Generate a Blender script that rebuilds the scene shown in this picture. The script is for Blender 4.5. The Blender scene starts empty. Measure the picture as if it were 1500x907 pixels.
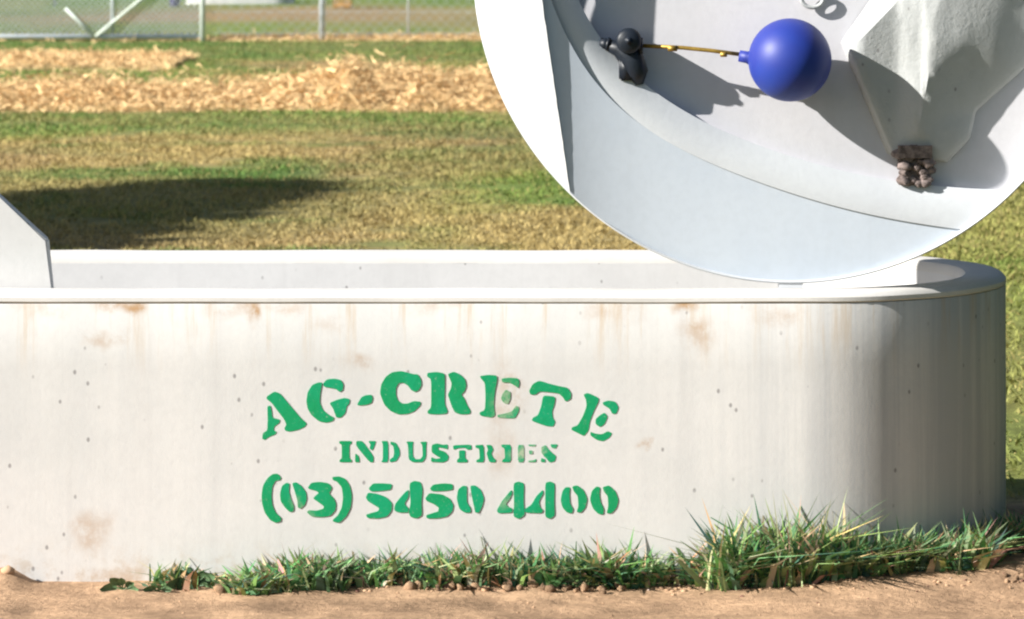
import bpy, bmesh, math, random
import numpy as np
from mathutils import Vector, noise as mn
random.seed(4); rng = np.random.default_rng(4)
SC = bpy.context.scene; C = SC.collection
R_ = math.radians
# ---------------- camera, sky, sun, exposure ----------------
F = 5233.0; HC = 1.351; YH = -107.0; CX = 750.0     # focal length and horizon in photo pixels, camera height in metres
cam = bpy.data.cameras.new('camera'); co = bpy.data.objects.new('camera', cam); C.objects.link(co); SC.camera = co
cam.sensor_width = 36; cam.lens = F/1500*36; cam.shift_y = -(453.5-YH)/1500
cam.clip_start = .1; cam.clip_end = 3000
cam.dof.use_dof = True; cam.dof.focus_distance = 7.6; cam.dof.aperture_fstop = 11
co.location = (0,0,HC); co.rotation_euler = (R_(90),0,0)
SUN_EL, SUN_AZ = 28.0, 69.0                       # azimuth measured from the camera side towards the left
sd = Vector((-math.sin(R_(SUN_AZ))*math.cos(R_(SUN_EL)), -math.cos(R_(SUN_AZ))*math.cos(R_(SUN_EL)), math.sin(R_(SUN_EL))))
sl = bpy.data.lights.new('sun','SUN'); sl.energy = 5.0; sl.angle = R_(.6); sl.color = (1,.97,.915)
so = bpy.data.objects.new('sun', sl); C.objects.link(so); so.rotation_euler = sd.to_track_quat('Z','Y').to_euler(); so.location=(-8,-4,8)
w = bpy.data.worlds.new('World'); SC.world = w; w.use_nodes = True
sky = w.node_tree.nodes.new('ShaderNodeTexSky'); sky.sky_type = 'NISHITA'; sky.sun_disc = False
sky.sun_elevation = R_(SUN_EL); sky.sun_rotation = math.atan2(sd.x, sd.y)
bg = w.node_tree.nodes['Background']; bg.inputs[1].default_value = .05
w.node_tree.links.new(sky.outputs[0], bg.inputs[0])
SC.view_settings.view_transform = 'Standard'; SC.view_settings.look = 'None'; SC.view_settings.gamma = 1
SC.view_settings.exposure = 1.14
SC.cycles.filter_width = 2.2; SC.cycles.max_bounces = 6

# ---------------- helpers ----------------
def P(px, py, D): return Vector(((px-CX)*D/F, D, HC-(py-YH)*D/F))
def GD(py): return F*HC/(py-YH)
def GX(px, D): return (px-CX)*D/F
def sm(a, b, x):
    t = np.clip((np.asarray(x, float)-a)/(b-a), 0, 1); return t*t*(3-2*t)
def root(name, loc, label, cat, group=None):
    o = bpy.data.objects.new(name, None); C.objects.link(o); o.location = loc; o.empty_display_size=.1
    o['label'] = label; o['category'] = cat
    if group: o['group'] = group
    return o
def link(name, me, mat, parent=None, smooth=False, **pr):
    if parent is not None: me.transform(__import__('mathutils').Matrix.Translation(-Vector(parent_loc(parent))))
    o = bpy.data.objects.new(name, me); C.objects.link(o)
    if mat: me.materials.append(mat)
    if parent is not None: o.parent = parent
    if smooth:
        me.polygons.foreach_set('use_smooth', [True]*len(me.polygons))
    for k, v in pr.items(): o[k] = v
    return o
def parent_loc(o):
    l = Vector((0,0,0))
    while o is not None: l += o.location; o = o.parent
    return l
def mesh(name, vs, fs):
    me = bpy.data.meshes.new(name); me.from_pydata([tuple(v) for v in vs], [], fs); me.update(); return me
def bmmesh(name, bm):
    bmesh.ops.recalc_face_normals(bm, faces=bm.faces)
    me = bpy.data.meshes.new(name); bm.to_mesh(me); bm.free(); return me
def box(bm, c, s, rot=None, bev=0):
    r = bmesh.ops.create_cube(bm, size=1)
    vs = r['verts']
    for v in vs: v.co = Vector((v.co.x*s[0], v.co.y*s[1], v.co.z*s[2]))
    if bev:
        es = {e for v in vs for e in v.link_edges}
        g = bmesh.ops.bevel(bm, geom=list(es), offset=bev, segments=2, affect='EDGES')
        vs = list({v for f in g['faces'] for v in f.verts} | {v for v in vs if v.is_valid})
    for v in vs:
        if rot: v.co = rot @ v.co
        v.co += Vector(c)
def tube(bm, pts, rad, n=10, cap=True):
    pts = [Vector(p) for p in pts]; rings = []
    rs = rad if isinstance(rad, (list, tuple)) else [rad]*len(pts)
    for i, p in enumerate(pts):
        d = (pts[min(i+1, len(pts)-1)]-pts[max(i-1,0)]).normalized()
        a = d.orthogonal().normalized() if i == 0 else (a - d*a.dot(d)).normalized()
        b = d.cross(a)
        rings.append([bm.verts.new(p+(a*math.cos(t)+b*math.sin(t))*rs[i]) for t in [2*math.pi*k/n for k in range(n)]])
    for r0, r1 in zip(rings, rings[1:]):
        for k in range(n): bm.faces.new((r0[k], r0[(k+1)%n], r1[(k+1)%n], r1[k]))
    if cap: bm.faces.new(rings[0]); bm.faces.new(rings[-1][::-1])
def npmesh(name, V, Fq, cols=None):
    me = bpy.data.meshes.new(name); n = len(V); m, k = Fq.shape
    me.vertices.add(n); me.vertices.foreach_set('co', np.ascontiguousarray(V, dtype=np.float32).ravel())
    me.loops.add(m*k); me.loops.foreach_set('vertex_index', Fq.astype(np.int32).ravel())
    me.polygons.add(m); me.polygons.foreach_set('loop_start', np.arange(0, m*k, k, dtype=np.int32))
    me.polygons.foreach_set('loop_total', np.full(m, k, dtype=np.int32))
    if cols is not None:
        a = me.color_attributes.new('Col', 'FLOAT_COLOR', 'POINT')
        a.data.foreach_set('color', np.c_[cols, np.ones(n)].astype(np.float32).ravel())
    me.update(calc_edges=True); me.validate(); return me
# smooth pseudo noise on arrays
def vnoise(x, y, s, seed=0):
    x = np.asarray(x)/s+seed*17.3; y = np.asarray(y)/s+seed*7.7
    xi = np.floor(x).astype(int); yi = np.floor(y).astype(int); fx = x-xi; fy = y-yi
    fx = fx*fx*(3-2*fx); fy = fy*fy*(3-2*fy)
    def h(a, b):
        n = (a*374761393 + b*668265263 + seed*1274126177) & 0x7fffffff
        n = ((n ^ (n >> 13))*1274126177) & 0x7fffffff
        return ((n ^ (n >> 16)) & 0xffff)/65535.0
    return (h(xi,yi)*(1-fx)+h(xi+1,yi)*fx)*(1-fy)+(h(xi,yi+1)*(1-fx)+h(xi+1,yi+1)*fx)*fy

# node helper
class NT:
    def __init__(s, name, rough=.8, spec=.3):
        s.m = bpy.data.materials.new(name); s.m.use_nodes = True; s.t = s.m.node_tree
        s.b = s.t.nodes['Principled BSDF']; s.b.inputs['Roughness'].default_value = rough
        s.b.inputs['Specular IOR Level'].default_value = spec
        s.tc = s.n('TexCoord')
    def n(s, ty, **kw):
        nd = s.t.nodes.new('ShaderNode'+ty)
        for k, v in kw.items(): setattr(nd, k, v)
        return nd
    def l(s, a, b): s.t.links.new(a, b)
    def mapping(s, scale=(1,1,1), loc=(0,0,0)):
        m = s.n('Mapping'); s.l(s.tc.outputs['Object'], m.inputs[0]); m.inputs['Scale'].default_value = scale; m.inputs['Location'].default_value = loc
        return m.outputs[0]
    def noise(s, vec, scale, detail=4, rough=.6):
        n = s.n('TexNoise'); s.l(vec, n.inputs['Vector']); n.inputs['Scale'].default_value = scale
        n.inputs['Detail'].default_value = detail; n.inputs['Roughness'].default_value = rough; return n.outputs[0]
    def ramp(s, fac, a, b, ca=0., cb=1.):
        m = s.n('MapRange'); s.l(fac, m.inputs[0]); m.interpolation_type = 'SMOOTHSTEP'
        for i, v in enumerate((a, b, ca, cb)): m.inputs[i+1].default_value = v
        return m.outputs[0]
    def mix(s, fac, A, B, mode='MIX'):
        m = s.n('Mix', data_type='RGBA', blend_type=mode)
        for inp, v in ((m.inputs[0], fac), (m.inputs[6], A), (m.inputs[7], B)):
            if isinstance(v, (int, float)): inp.default_value = v
            elif isinstance(v, tuple): inp.default_value = (*v, 1)
            else: s.l(v, inp)
        return m.outputs[2]
    def math(s, op, a, b=0., clamp=False):
        m = s.n('Math', operation=op); m.use_clamp = clamp
        for inp, v in ((m.inputs[0], a), (m.inputs[1], b)):
            if isinstance(v, (int, float)): inp.default_value = v
            else: s.l(v, inp)
        return m.outputs[0]
    def col(s, c):
        if isinstance(c, tuple): s.b.inputs['Base Color'].default_value = (*c, 1)
        else: s.l(c, s.b.inputs['Base Color'])
    def bump(s, h, st, dist=.01):
        b = s.n('Bump'); b.inputs['Strength'].default_value = st; b.inputs['Distance'].default_value = dist
        s.l(h, b.inputs['Height']); s.l(b.outputs[0], s.b.inputs['Normal'])

def spots(T, vec, lst):
    """sum of soft elliptical blotches (x, z, rx, rz, strength) warped by noise"""
    wv = T.n('VectorMath', operation='ADD')
    nn = T.n('TexNoise'); T.l(vec, nn.inputs['Vector']); nn.inputs['Scale'].default_value = 14; nn.inputs['Detail'].default_value = 5
    sc = T.n('VectorMath', operation='SCALE'); sc.inputs['Scale'].default_value = .09
    sb = T.n('VectorMath', operation='SUBTRACT'); T.l(nn.outputs[1], sb.inputs[0]); sb.inputs[1].default_value = (.5,.5,.5)
    T.l(sb.outputs[0], sc.inputs[0]); T.l(vec, wv.inputs[0]); T.l(sc.outputs[0], wv.inputs[1])
    tot = None
    for x, z, rx, rz, st in lst:
        mp = T.n('Mapping'); T.l(wv.outputs[0], mp.inputs[0])
        mp.inputs['Scale'].default_value = (1/rx, 0, 1/rz); mp.inputs['Location'].default_value = (-x/rx, 0, -z/rz)
        ln = T.n('VectorMath', operation='LENGTH'); T.l(mp.outputs[0], ln.inputs[0])
        f = T.ramp(ln.outputs['Value'], 0, 1, st, 0)
        tot = f if tot is None else T.math('ADD', tot, f)
    return T.math('MINIMUM', tot, 1.)

def concrete(name, base, dark, stain=None, blot=None, streak=.35, rough=.85, pits=True, bump=.1):
    T = NT(name, rough, .25); v = T.mapping()
    c = T.mix(T.ramp(T.noise(v, 2.2, 6), .35, .7), base, dark)
    sv = T.mapping((9, 9, .35))
    c = T.mix(T.math('MULTIPLY', T.ramp(T.noise(sv, 1.6, 5, .7), .5, .78), streak), c, tuple(x*.72 for x in base))
    c = T.mix(T.ramp(T.noise(v, 60, 3), .35, .75, 0, .22), c, tuple(x*.8 for x in base))
    if stain:
        wx = T.mapping((1,1,1)); sp = T.n('SeparateXYZ'); T.l(wx, sp.inputs[0])
        sg = T.math('MULTIPLY', T.ramp(T.noise(T.mapping((11,11,.25), (3,0,0)), 1.3, 5, .72), .38, .62), T.ramp(sp.outputs[0], .85, 1.45, .13, .75))
        c = T.mix(sg, c, (.40,.41,.42))
        sg2 = T.math('MULTIPLY', T.ramp(T.noise(T.mapping((16,16,.9), (1,0,2)), 1.6, 5, .7), .5, .68), T.ramp(sp.outputs[2], .40, .57, 0, .6))
        c = T.mix(sg2, c, (.47,.35,.22))
        mud = T.math('MULTIPLY', T.ramp(T.noise(v, 16, 6, .75), .45, .65), T.ramp(sp.outputs[2], 0, .11, .6, 0))
        c = T.mix(mud, c, (.42,.32,.22))
    if stain and blot:
        m = spots(T, v, blot)
        m = T.math('MULTIPLY', m, T.ramp(T.noise(v, 22, 6, .75), .32, .62))
        c = T.mix(m, c, stain)
    if pits:
        vo = T.n('TexVoronoi'); T.l(T.mapping((1,1,.7)), vo.inputs['Vector']); vo.inputs['Scale'].default_value = 26
        r = T.math('MULTIPLY', T.ramp(vo.outputs['Distance'], .05, .12, 1, 0), T.ramp(T.noise(v, 7, 2), .40, .52))
        c = T.mix(T.math('MULTIPLY', r, .62), c, (.12,.11,.11))
    T.col(c); T.bump(T.noise(v, 90, 5, .7), bump, .004)
    return T.m
def plain(name, col, rough=.6, var=.25, scale=20, metal=0, spec=.3):
    T = NT(name, rough, spec); v = T.mapping()
    T.col(T.mix(T.ramp(T.noise(v, scale, 4), .3, .7), col, tuple(x*(1-var) for x in col)))
    T.b.inputs['Metallic'].default_value = metal; T.bump(T.noise(v, scale*3, 4), .12, .004); return T.m
def vcol(name, rough=.8, noisy=0, trans=0, bump=0, hue=None):
    T = NT(name, rough, .15); a = T.n('VertexColor'); a.layer_name = 'Col'; c = a.outputs[0]
    if noisy:
        v = T.mapping()
        c = T.mix(1., c, T.mix(T.ramp(T.noise(v, 7, 8, .75), .3, .7), (1+noisy,)*3, (1-noisy,)*3), 'MULTIPLY')
        c = T.mix(T.ramp(T.noise(v, 55, 5, .7), .35, .7, 0, .55), c, T.mix(1., c, (.5,.48,.45), 'MULTIPLY'))
        T.bump(T.noise(v, 45, 8, .7), bump, .03)
    T.col(c)
    if trans:
        tr = T.n('BsdfTranslucent'); T.l(c, tr.inputs[0]); mx = T.n('MixShader'); mx.inputs[0].default_value = trans
        T.l(T.b.outputs[0], mx.inputs[1]); T.l(tr.outputs[0], mx.inputs[2]); T.l(mx.outputs[0], T.t.nodes['Material Output'].inputs[0])
    return T.m

# ---------------- ground ----------------
D0F = 7.35; RAD = .49; XR = .589; XL = -1.75; YC = D0F+RAD       # trough: front plane, end radius, ends
SOIL = np.array((.44,.285,.175)); DRY = np.array((.345,.265,.11)); GRN = np.array((.10,.17,.04)); LIME = np.array((.20,.25,.055))
BROWN = np.array((.30,.19,.115)); STRAW = np.array((.70,.50,.26))
def gh(x, y):
    """ground height"""
    z = .018*(vnoise(x,y,.35,1)-.5)+.008*(vnoise(x,y,.09,2)-.5)
    near = sm(7.12, 7.36, y)*(1-sm(8.0, 8.5, y))
    z = z + near*(.004+.02*sm(.55,.75,x)+.03*(1-sm(-1.04,-.97,x)))
    z = z*(1-sm(9,12,y)) + sm(9,12,y)*.05*(vnoise(x,y,1.7,3)-.5)
    return z
def gcol(x, y, k=0):
    x = np.asarray(x, float); y = np.asarray(y, float)
    m = lambda a, b, f: a*(1-f[..., None])+b*f[..., None]
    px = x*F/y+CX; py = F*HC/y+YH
    n1 = vnoise(x, y, .9, 5); n2 = vnoise(x, y*.6, 2.3, 6); n3 = vnoise(x, y, .28, 7)
    g = m(DRY+0*x[..., None], GRN, sm(.45, .85, .5*n1+.35*n2+.3*n3))
    g = m(g, LIME, .7*sm(.5,.8,vnoise(x,y*.5,1.4,8)))
    g = m(g, BROWN*.9, .38*sm(.55,.85,vnoise(x,y*.4,1.1,9)))
    g = m(g, GRN*.7, .55*np.clip(1-np.hypot((px-230)/330,(py-305)/50),0,1)**.5)  # tree shadow deepened here by darker green in the grass colour
    wob = (vnoise(x, y, 1.6, 10)-.5)*14
    band = lambda a, b, e=6: sm(a-e, a+e, py+wob)*(1-sm(b-e, b+e, py+wob))
    g = m(g, GRN*1.05, .85*band(160,196)*(.55+.45*n3))                 # green strip below the straw
    g = m(g, GRN*1.0, .85*band(60,84,3)*(1-.4*n1))
    g = m(g, GRN*1.15, .7*band(104,130,4)*sm(.2,.6,n1))
    g = m(g, LIME*.9, .6*sm(1200,1350,px)*band(200,800))
    g = m(g, GRN*1.25, .6*band(-30,57,3))
    g = m(g, BROWN*1.15, .75*band(12,34,5)*sm(.4,.85,vnoise(x,y,5,12)+.25*(px<560)))
    soil = (1-sm(8.3, 8.9, y+.5*(n1-.5)))*(1-sm(1.25, 1.5, x+.15*(n1-.5)))*sm(6.3,6.7,y)
    g = m(g, GRN*.55, np.maximum(sm(1.5, 1.9, x)*(1-sm(9, 11, y)), 1-sm(6.2,6.6,y)))  # unseen ground darkened at right and near the camera to cut bounce light
    g = m(g, m(SOIL*1.08+0*x[..., None], SOIL*.68, sm(.35,.85,.5*n3+.5*vnoise(x,y,.07,13))), soil)
    return g
ys = np.r_[np.linspace(6.2, 9.2, 200), np.linspace(9.25, 46, 420), np.geomspace(46.3, 1500, 60)]
xs = np.linspace(-1, 1, 300)
ys0 = np.r_[np.linspace(-40, 6.1, 20), ys]
X = np.sign(xs)[None, :]*np.abs(xs)[None, :]**1.0*(np.maximum(np.abs(ys0), 9.5)*.17+1.0)[:, None]
X = np.concatenate([X[:, :1]*40-30, X, X[:, -1:]*40+30], 1)
Y = np.repeat(ys0[:, None], X.shape[1], 1)
Z = gh(X, Y)
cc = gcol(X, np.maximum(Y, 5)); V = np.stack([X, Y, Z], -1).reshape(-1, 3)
nx = X.shape[1]; idx = np.arange(len(V)).reshape(X.shape)
Fq = np.stack([idx[:-1,:-1], idx[:-1,1:], idx[1:,1:], idx[1:,:-1]], -1).reshape(-1, 4)
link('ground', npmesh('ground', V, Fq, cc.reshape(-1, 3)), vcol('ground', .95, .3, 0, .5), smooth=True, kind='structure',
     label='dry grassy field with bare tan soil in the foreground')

# ---------------- blades ----------------
def blades(name, x, y, z0, h, wd, lean, cols, mat, **pr):
    n = len(x); a = rng.uniform(0, 2*np.pi, n); d = np.stack([np.cos(a), np.sin(a)], -1)
    fa = rng.uniform(0, np.pi, n); wv = np.stack([np.cos(fa), np.sin(fa)*.6], -1)
    V = np.zeros((n, 5, 3)); b = np.stack([x, y], -1)
    for i, (t, ww) in enumerate(((0,1),(0,-1),(.55,.8),(.55,-.8),(1,0))):
        V[:, i, :2] = b+d*(lean*h*t*t)[:, None]+wv*(ww*wd/2)[:, None]
        V[:, i, 2] = z0+h*(t-.25*np.minimum(lean,1.5)*t*t)
    o = np.arange(n)[:, None]*5
    q = (o+np.array([[0,1,3,2]])); t = (o+np.array([[2,3,4,4]]))
    tri = np.concatenate([o+np.array([[0,1,3]]), o+np.array([[0,3,2]]), o+np.array([[2,3,4]])])
    return link(name, npmesh(name, V.reshape(-1,3), tri, np.repeat(cols, 5, 0)), mat, **pr)
gm = vcol('grass_blades', .7, 0, .25)
n = 170000
n = 230000; u = rng.uniform(0, 1, n); y = 13.5*(46/13.5)**(u**1.0)
x = rng.uniform(-1, 1, n)*(y*.155+.3)
n2 = 12000; y2 = rng.uniform(8.4, 14, n2); x2 = rng.uniform(.9, 2.6, n2)
x = np.r_[x, x2]; y = np.r_[y, y2]; n = len(x)
keep = (vnoise(x,y,.5,21)*.6+vnoise(x,y,.15,22)*.5) > .3
x, y = x[keep], y[keep]; n = len(x)
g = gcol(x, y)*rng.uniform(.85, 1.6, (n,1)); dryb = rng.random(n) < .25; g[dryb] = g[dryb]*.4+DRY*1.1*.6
hh = rng.uniform(.012,.036,n)*(.6+.9*vnoise(x,y,.6,23))
blades('field_grass', x, y, gh(x,y)-.004, hh, rng.uniform(.005,.010,n)*(1+y/40), rng.uniform(.2,1.6,n), g, gm, kind='stuff',
       label='short dry and green grass covering the field behind the trough')

# ---------------- tufts of grass in front of the trough ----------------
TOP = [(225,835,858),(262,800,862),(320,828,862),(345,832,862),(385,800,862),(430,795,860),(480,790,858),(560,782,858),(620,795,858),(700,775,856),(760,782,856),
       (830,790,854),(900,762,852),(950,778,850),(1000,755,850),(1030,785,850),(1045,790,858),(1060,702,862),(1120,706,862),(1190,706,860),(1230,742,856),(1280,762,850),(1330,754,845),
       (1380,752,850),(1430,735,848),(1460,735,840),(1500,720,820),(1560,720,820)]
tx = [t[0] for t in TOP]; tt = [t[1] for t in TOP]; tb = [t[2] for t in TOP]
bx, by, bh, bw, bl, bc = [], [], [], [], [], []
def tuft(cx, cy, top, k, spread, leafy):
    for _ in range(k):
        x_ = cx+random.gauss(0, spread); y_ = min(cy+random.gauss(0, spread*.7), D0F-.006 if x_ < XR+.12 else 9)
        h_ = top*random.uniform(.18, .85)*(1.25 if random.random() < .05 else 1)
        bx.append(x_); by.append(y_); bh.append(max(h_, .008)); bw.append(random.uniform(.006,.013) if leafy else random.uniform(.003,.006)); bl.append(random.uniform(.3,2.6) if h_ < .05 else random.uniform(.15,.8))
        if leafy and random.random() < .6: bh[-1] = random.uniform(.2,.95)*top; bw[-1] = random.uniform(.010,.020); bl[-1] = random.uniform(.3,1.6); bh[-1] = min(bh[-1], .05)+max(0,bh[-1]-.05)*.75; bh[-1] = max(bh[-1], .012)
        r = random.random()
        c = (.09,.17,.07) if r < .38 else (.17,.24,.10) if r < .62 else (.04,.10,.06) if r < .76 else (.36,.29,.17) if r < .95 else (.16,.11,.07)
        c_old = (.07,.15,.035) if r < .38 else (.15,.22,.06) if r < .62 else (.035,.09,.035) if r < .76 else (.40,.29,.15) if r < .93 else (.25,.10,.07)
        bc.append([q*1.6*random.uniform(.75,1.3) for q in c])
for _ in range(900):
    px = random.uniform(235, 1560)
    dens = .5+.5*float(vnoise(px, 3, 34, 30))
    if px < 345 and random.random() < .8: continue
    if dens < random.uniform(.5,.72) and px < 1040: continue
    top_py = np.interp(px, tx, tt); bot = np.interp(px, tx, tb)
    D = GD(random.uniform(bot-50, bot+4)) if px > 1030 else GD(random.uniform(bot-12, bot+8))
    D = min(max(D, 7.1), 7.62)
    xx = GX(px, D)
    if D > D0F-.01:
        if xx < XR: D = D0F-.012
        else:
            D = min(D, YC-math.sqrt(max(0, (RAD+.02)**2-(xx-XR)**2)) if xx < XR+RAD else D)
    zt = (HC-(top_py-YH)*D/F - float(gh(xx, D)))*(1.15 if px > 1040 else 1.15)
    tuft(xx, D, max(zt, .02)*random.uniform(.55,1.15), random.randint(10, 26), .015, random.random() < .8)
for px, hgt in ((450,.075),(475,.06),(505,.08),(545,.055),(640,.085),(706,.12),(735,.075),(752,.06),(775,.07),(865,.06),(930,.05),(1065,.14),(1090,.1),(1135,.08),(1190,.11),(1212,.1),(1320,.1),(1402,.12)):
    for _ in range(3):
        D = 7.33; bx.append(GX(px, D)+random.gauss(0,.004)); by.append(D); bh.append(hgt*1.15*random.uniform(.8,1)); bw.append(.0035); bl.append(random.uniform(0,.35)); bc.append((.13,.16,.07))
bx, by, bh, bw, bl = map(np.array, (bx, by, bh, bw, bl))
blades('grass_tufts', bx, by, gh(bx, by)-.004, bh, bw, bl, np.array(bc), gm, kind='stuff', label='ragged green weeds and grass along the foot of the trough')

# dead leaves, clods and small stones on the soil
def rocks(name, pts, sizes, cols, mat, **pr):
    base = bmesh.new(); bmesh.ops.create_icosphere(base, subdivisions=1, radius=1)
    bv = np.array([v.co[:] for v in base.verts]); bf = np.array([[v.index for v in f.verts] for f in base.faces]); base.free()
    n = len(pts); V = bv[None]*(1+rng.uniform(-.45,.35,(n,len(bv),1)))*sizes[:, None, :]+pts[:, None, :]
    Fq = (np.arange(n)[:, None, None]*len(bv)+bf[None]).reshape(-1, 3)
    return link(name, npmesh(name, V.reshape(-1,3), Fq, np.repeat(cols, len(bv), 0)), mat, **pr)
n = 1500; y = rng.uniform(6.85, 7.34, n); x = rng.uniform(-1.3, 1.35, n)
dense = rng.random(n) < (.12+.88*sm(7.2,7.3,y)*sm(-.6,-.3,x)); x, y = x[dense], y[dense]; n = len(x)
s = rng.uniform(.001, .005, (n,1))*(.6+.7*sm(7.2,7.3,y))[:,None]*np.array([[1.2,1,.7]])*np.where(rng.random((n,1))<.04, 2.0, 1)
cl = SOIL*rng.uniform(.55,1.15,(n,1)); pk = rng.random(n)<.05; cl[pk] = np.array((.45,.36,.3))*rng.uniform(.7,1.2,(pk.sum(),1)); pk = rng.random(n)<.12; cl[pk] = (.16,.08,.06)
rocks('soil_crumbs', np.stack([x,y,gh(x,y)+s[:,2]*.3],-1), s, cl, vcol('crumbs',.9), kind='stuff', label='crumbs of soil and small stones scattered before the trough')

n = 330; y = rng.uniform(7.24, 7.335, n); x = rng.uniform(-.6, 1.3, n); k_ = vnoise(x, y*0, .12, 71) > .45; x, y = x[k_], y[k_]; n = len(x)
s = rng.uniform(.003, .012, (n,1))*rng.uniform(.6,1.4,(n,3)); y = np.minimum(y, 7.345-s[:,1]*1.3)
rocks('soil_clods', np.stack([x,y,gh(x,y)+s[:,2]*.25],-1), s, SOIL*rng.uniform(.35,1.0,(n,1)), vcol('clods',.95,.3,0,.5), kind='stuff', label='tan soil clods among the weeds at the foot of the trough')
# three low broad-leaved weeds
def weed(px, D, size, k, label):
    x_ = GX(px, D); z_ = float(gh(x_, D)); r = root('weed', (x_, D, z_), label, 'weed', 'low weeds at the foot of the trough')
    T = bmesh.new(); S = bmesh.new()
    for i in range(k):
        a = math.pi*(i+.5)/k+random.uniform(-.15,.15); ln = size*random.uniform(.75,1.1)
        d = Vector((math.cos(a), random.uniform(-.5,.1), math.sin(a)*.9)).normalized(); wv = Vector((-math.sin(a),0,math.cos(a)))*ln*.22
        p = Vector((x_, D, z_)); prev = None
        tube(S, [p, p+d*ln*.5], .0015, 5)
        for t, ww in ((.25,.25),(.45,.9),(.65,1),(.85,.65),(1,.05)):
            q = p+d*ln*t+Vector((0,-.01*t*t,-.25*ln*t*t)); cur = [T.verts.new(q-wv*ww), T.verts.new(q+Vector((0,.004,0))), T.verts.new(q+wv*ww)]
            if prev:
                T.faces.new((prev[0],prev[1],cur[1],cur[0])); T.faces.new((prev[1],prev[2],cur[2],cur[1]))
            prev = cur
    me = bpy.data.meshes.new('leaf'); T.to_mesh(me); T.free()
    link('leaf', me, M_leaf, r, True); link('stem', bmmesh('stem', S), M_leaf, r)
M_leaf = plain('weed_leaf', (.11,.2,.09), .6, .4, 60)
weed(283, 7.3, .065, 7, 'small upright leafy weed growing alone left of the grass fringe')
weed(180, 7.27, .045, 5, 'tiny weed sprouting nearest the chipped left foot of the trough')
weed(230, 7.26, .035, 4, 'tiny weed sprouting between the two other lone weeds')

# ---------------- straw ----------------
def strands(x, y, z, ln, up, cols):
    n = len(x); a = rng.normal(0, .9, n); e = rng.normal(0, up, n)
    d = np.stack([np.cos(a)*np.cos(e), np.sin(a)*np.cos(e), np.sin(e)], -1)*ln[:, None]/2
    s = np.cross(d, rng.normal(0,1,(n,3))); s /= np.linalg.norm(s, axis=1)[:, None]+1e-9
    wd = rng.uniform(.002,.006,n)[:, None]; c = np.stack([x,y,z],-1); md = c+s*rng.normal(0,.02,(n,1))
    V = np.stack([c-d-s*wd, c-d+s*wd, md+s*wd, md-s*wd, c+d+s*wd*.7, c+d-s*wd*.7], 1)
    o = np.arange(n)[:, None]*6
    return V.reshape(-1,3), np.concatenate([o+np.array([[0,1,2,3]]), o+np.array([[3,2,4,5]])]), np.repeat(cols, 6, 0)
mst = vcol('straw', .8, 0, .15)
HT = [(-400,.17),(0,.13),(60,.19),(95,.22),(140,.24),(200,.19),(250,.17),(330,.17),(380,.2),(420,.28),(470,.38),(500,.45),(515,.60),(530,.46),(560,.42),(600,.38),(650,.3),(700,.28),(760,.22),(900,.2),(1600,.2)]
def pile(name, x0, x1, y0, y1, hf, nstr, lnr, label, rag=.05):
    gx, gy = np.meshgrid(np.linspace(x0, x1, int((x1-x0)/.05)), np.linspace(y0, y1, int((y1-y0)/.05)))
    def H(x, y):
        t = (y-y0)/(y1-y0); edge = .12*(vnoise(x,y,.5,41)-.5)
        prof = sm(0+edge, .42, t)*(1-sm(.6, 1, t))
        lump = .62+.5*vnoise(x,y,.3,42)+.3*vnoise(x,y,.12,43)
        return gh(x,y)-.02+hf(x)*prof*lump
    Z = H(gx, gy)+rng.normal(0,.008,gx.shape); cc = STRAW[None,None]*(.55+.55*rng.random(gx.shape))[...,None]*np.array([1,.97,.9])
    V = np.stack([gx,gy,Z],-1).reshape(-1,3); ix = np.arange(len(V)).reshape(gx.shape)
    Fq = np.stack([ix[:-1,:-1],ix[:-1,1:],ix[1:,1:],ix[1:,:-1]],-1).reshape(-1,4)
    x = rng.uniform(x0,x1,nstr); t = rng.beta(1.6,1.8,nstr); y = y0+t*(y1-y0)
    c = STRAW*rng.uniform(.6,1.45,(nstr,1)); c *= np.where(rng.random((nstr,1))<.1, .5, 1)
    z = H(x,y)+rng.exponential(rag, nstr)*.6
    V2, F2, C2 = strands(x, y, z, rng.uniform(*lnr,nstr), .5, c)
    link(name, npmesh(name, np.r_[V, V2], np.r_[Fq, F2+len(V)], np.r_[cc.reshape(-1,3), C2]), mst, kind='stuff', label=label)
hf = lambda x: .56*np.interp(x*F/27+CX, [h[0] for h in HT], [h[1] for h in HT])
pile('straw_windrow', -6, 4, GD(166), 28.3, hf, 80000, (.03,.11), 'ragged raised row of golden straw across the middle of the field')
pile('straw_strip', -8.5, GX(262, 35), GD(105), GD(80), lambda x: .05+0*x, 16000, (.05,.2), 'thin flat strip of straw at the left behind the raised row', .02)
pile('straw_litter', -9, 3, GD(62.5), GD(56.5), lambda x: .005+.04*sm(-3.6,-3.3,x)+.03*sm(-1.5,.5,x), 9000, (.05,.18), 'narrow line of straw litter under the wire fence', .02)

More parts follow.
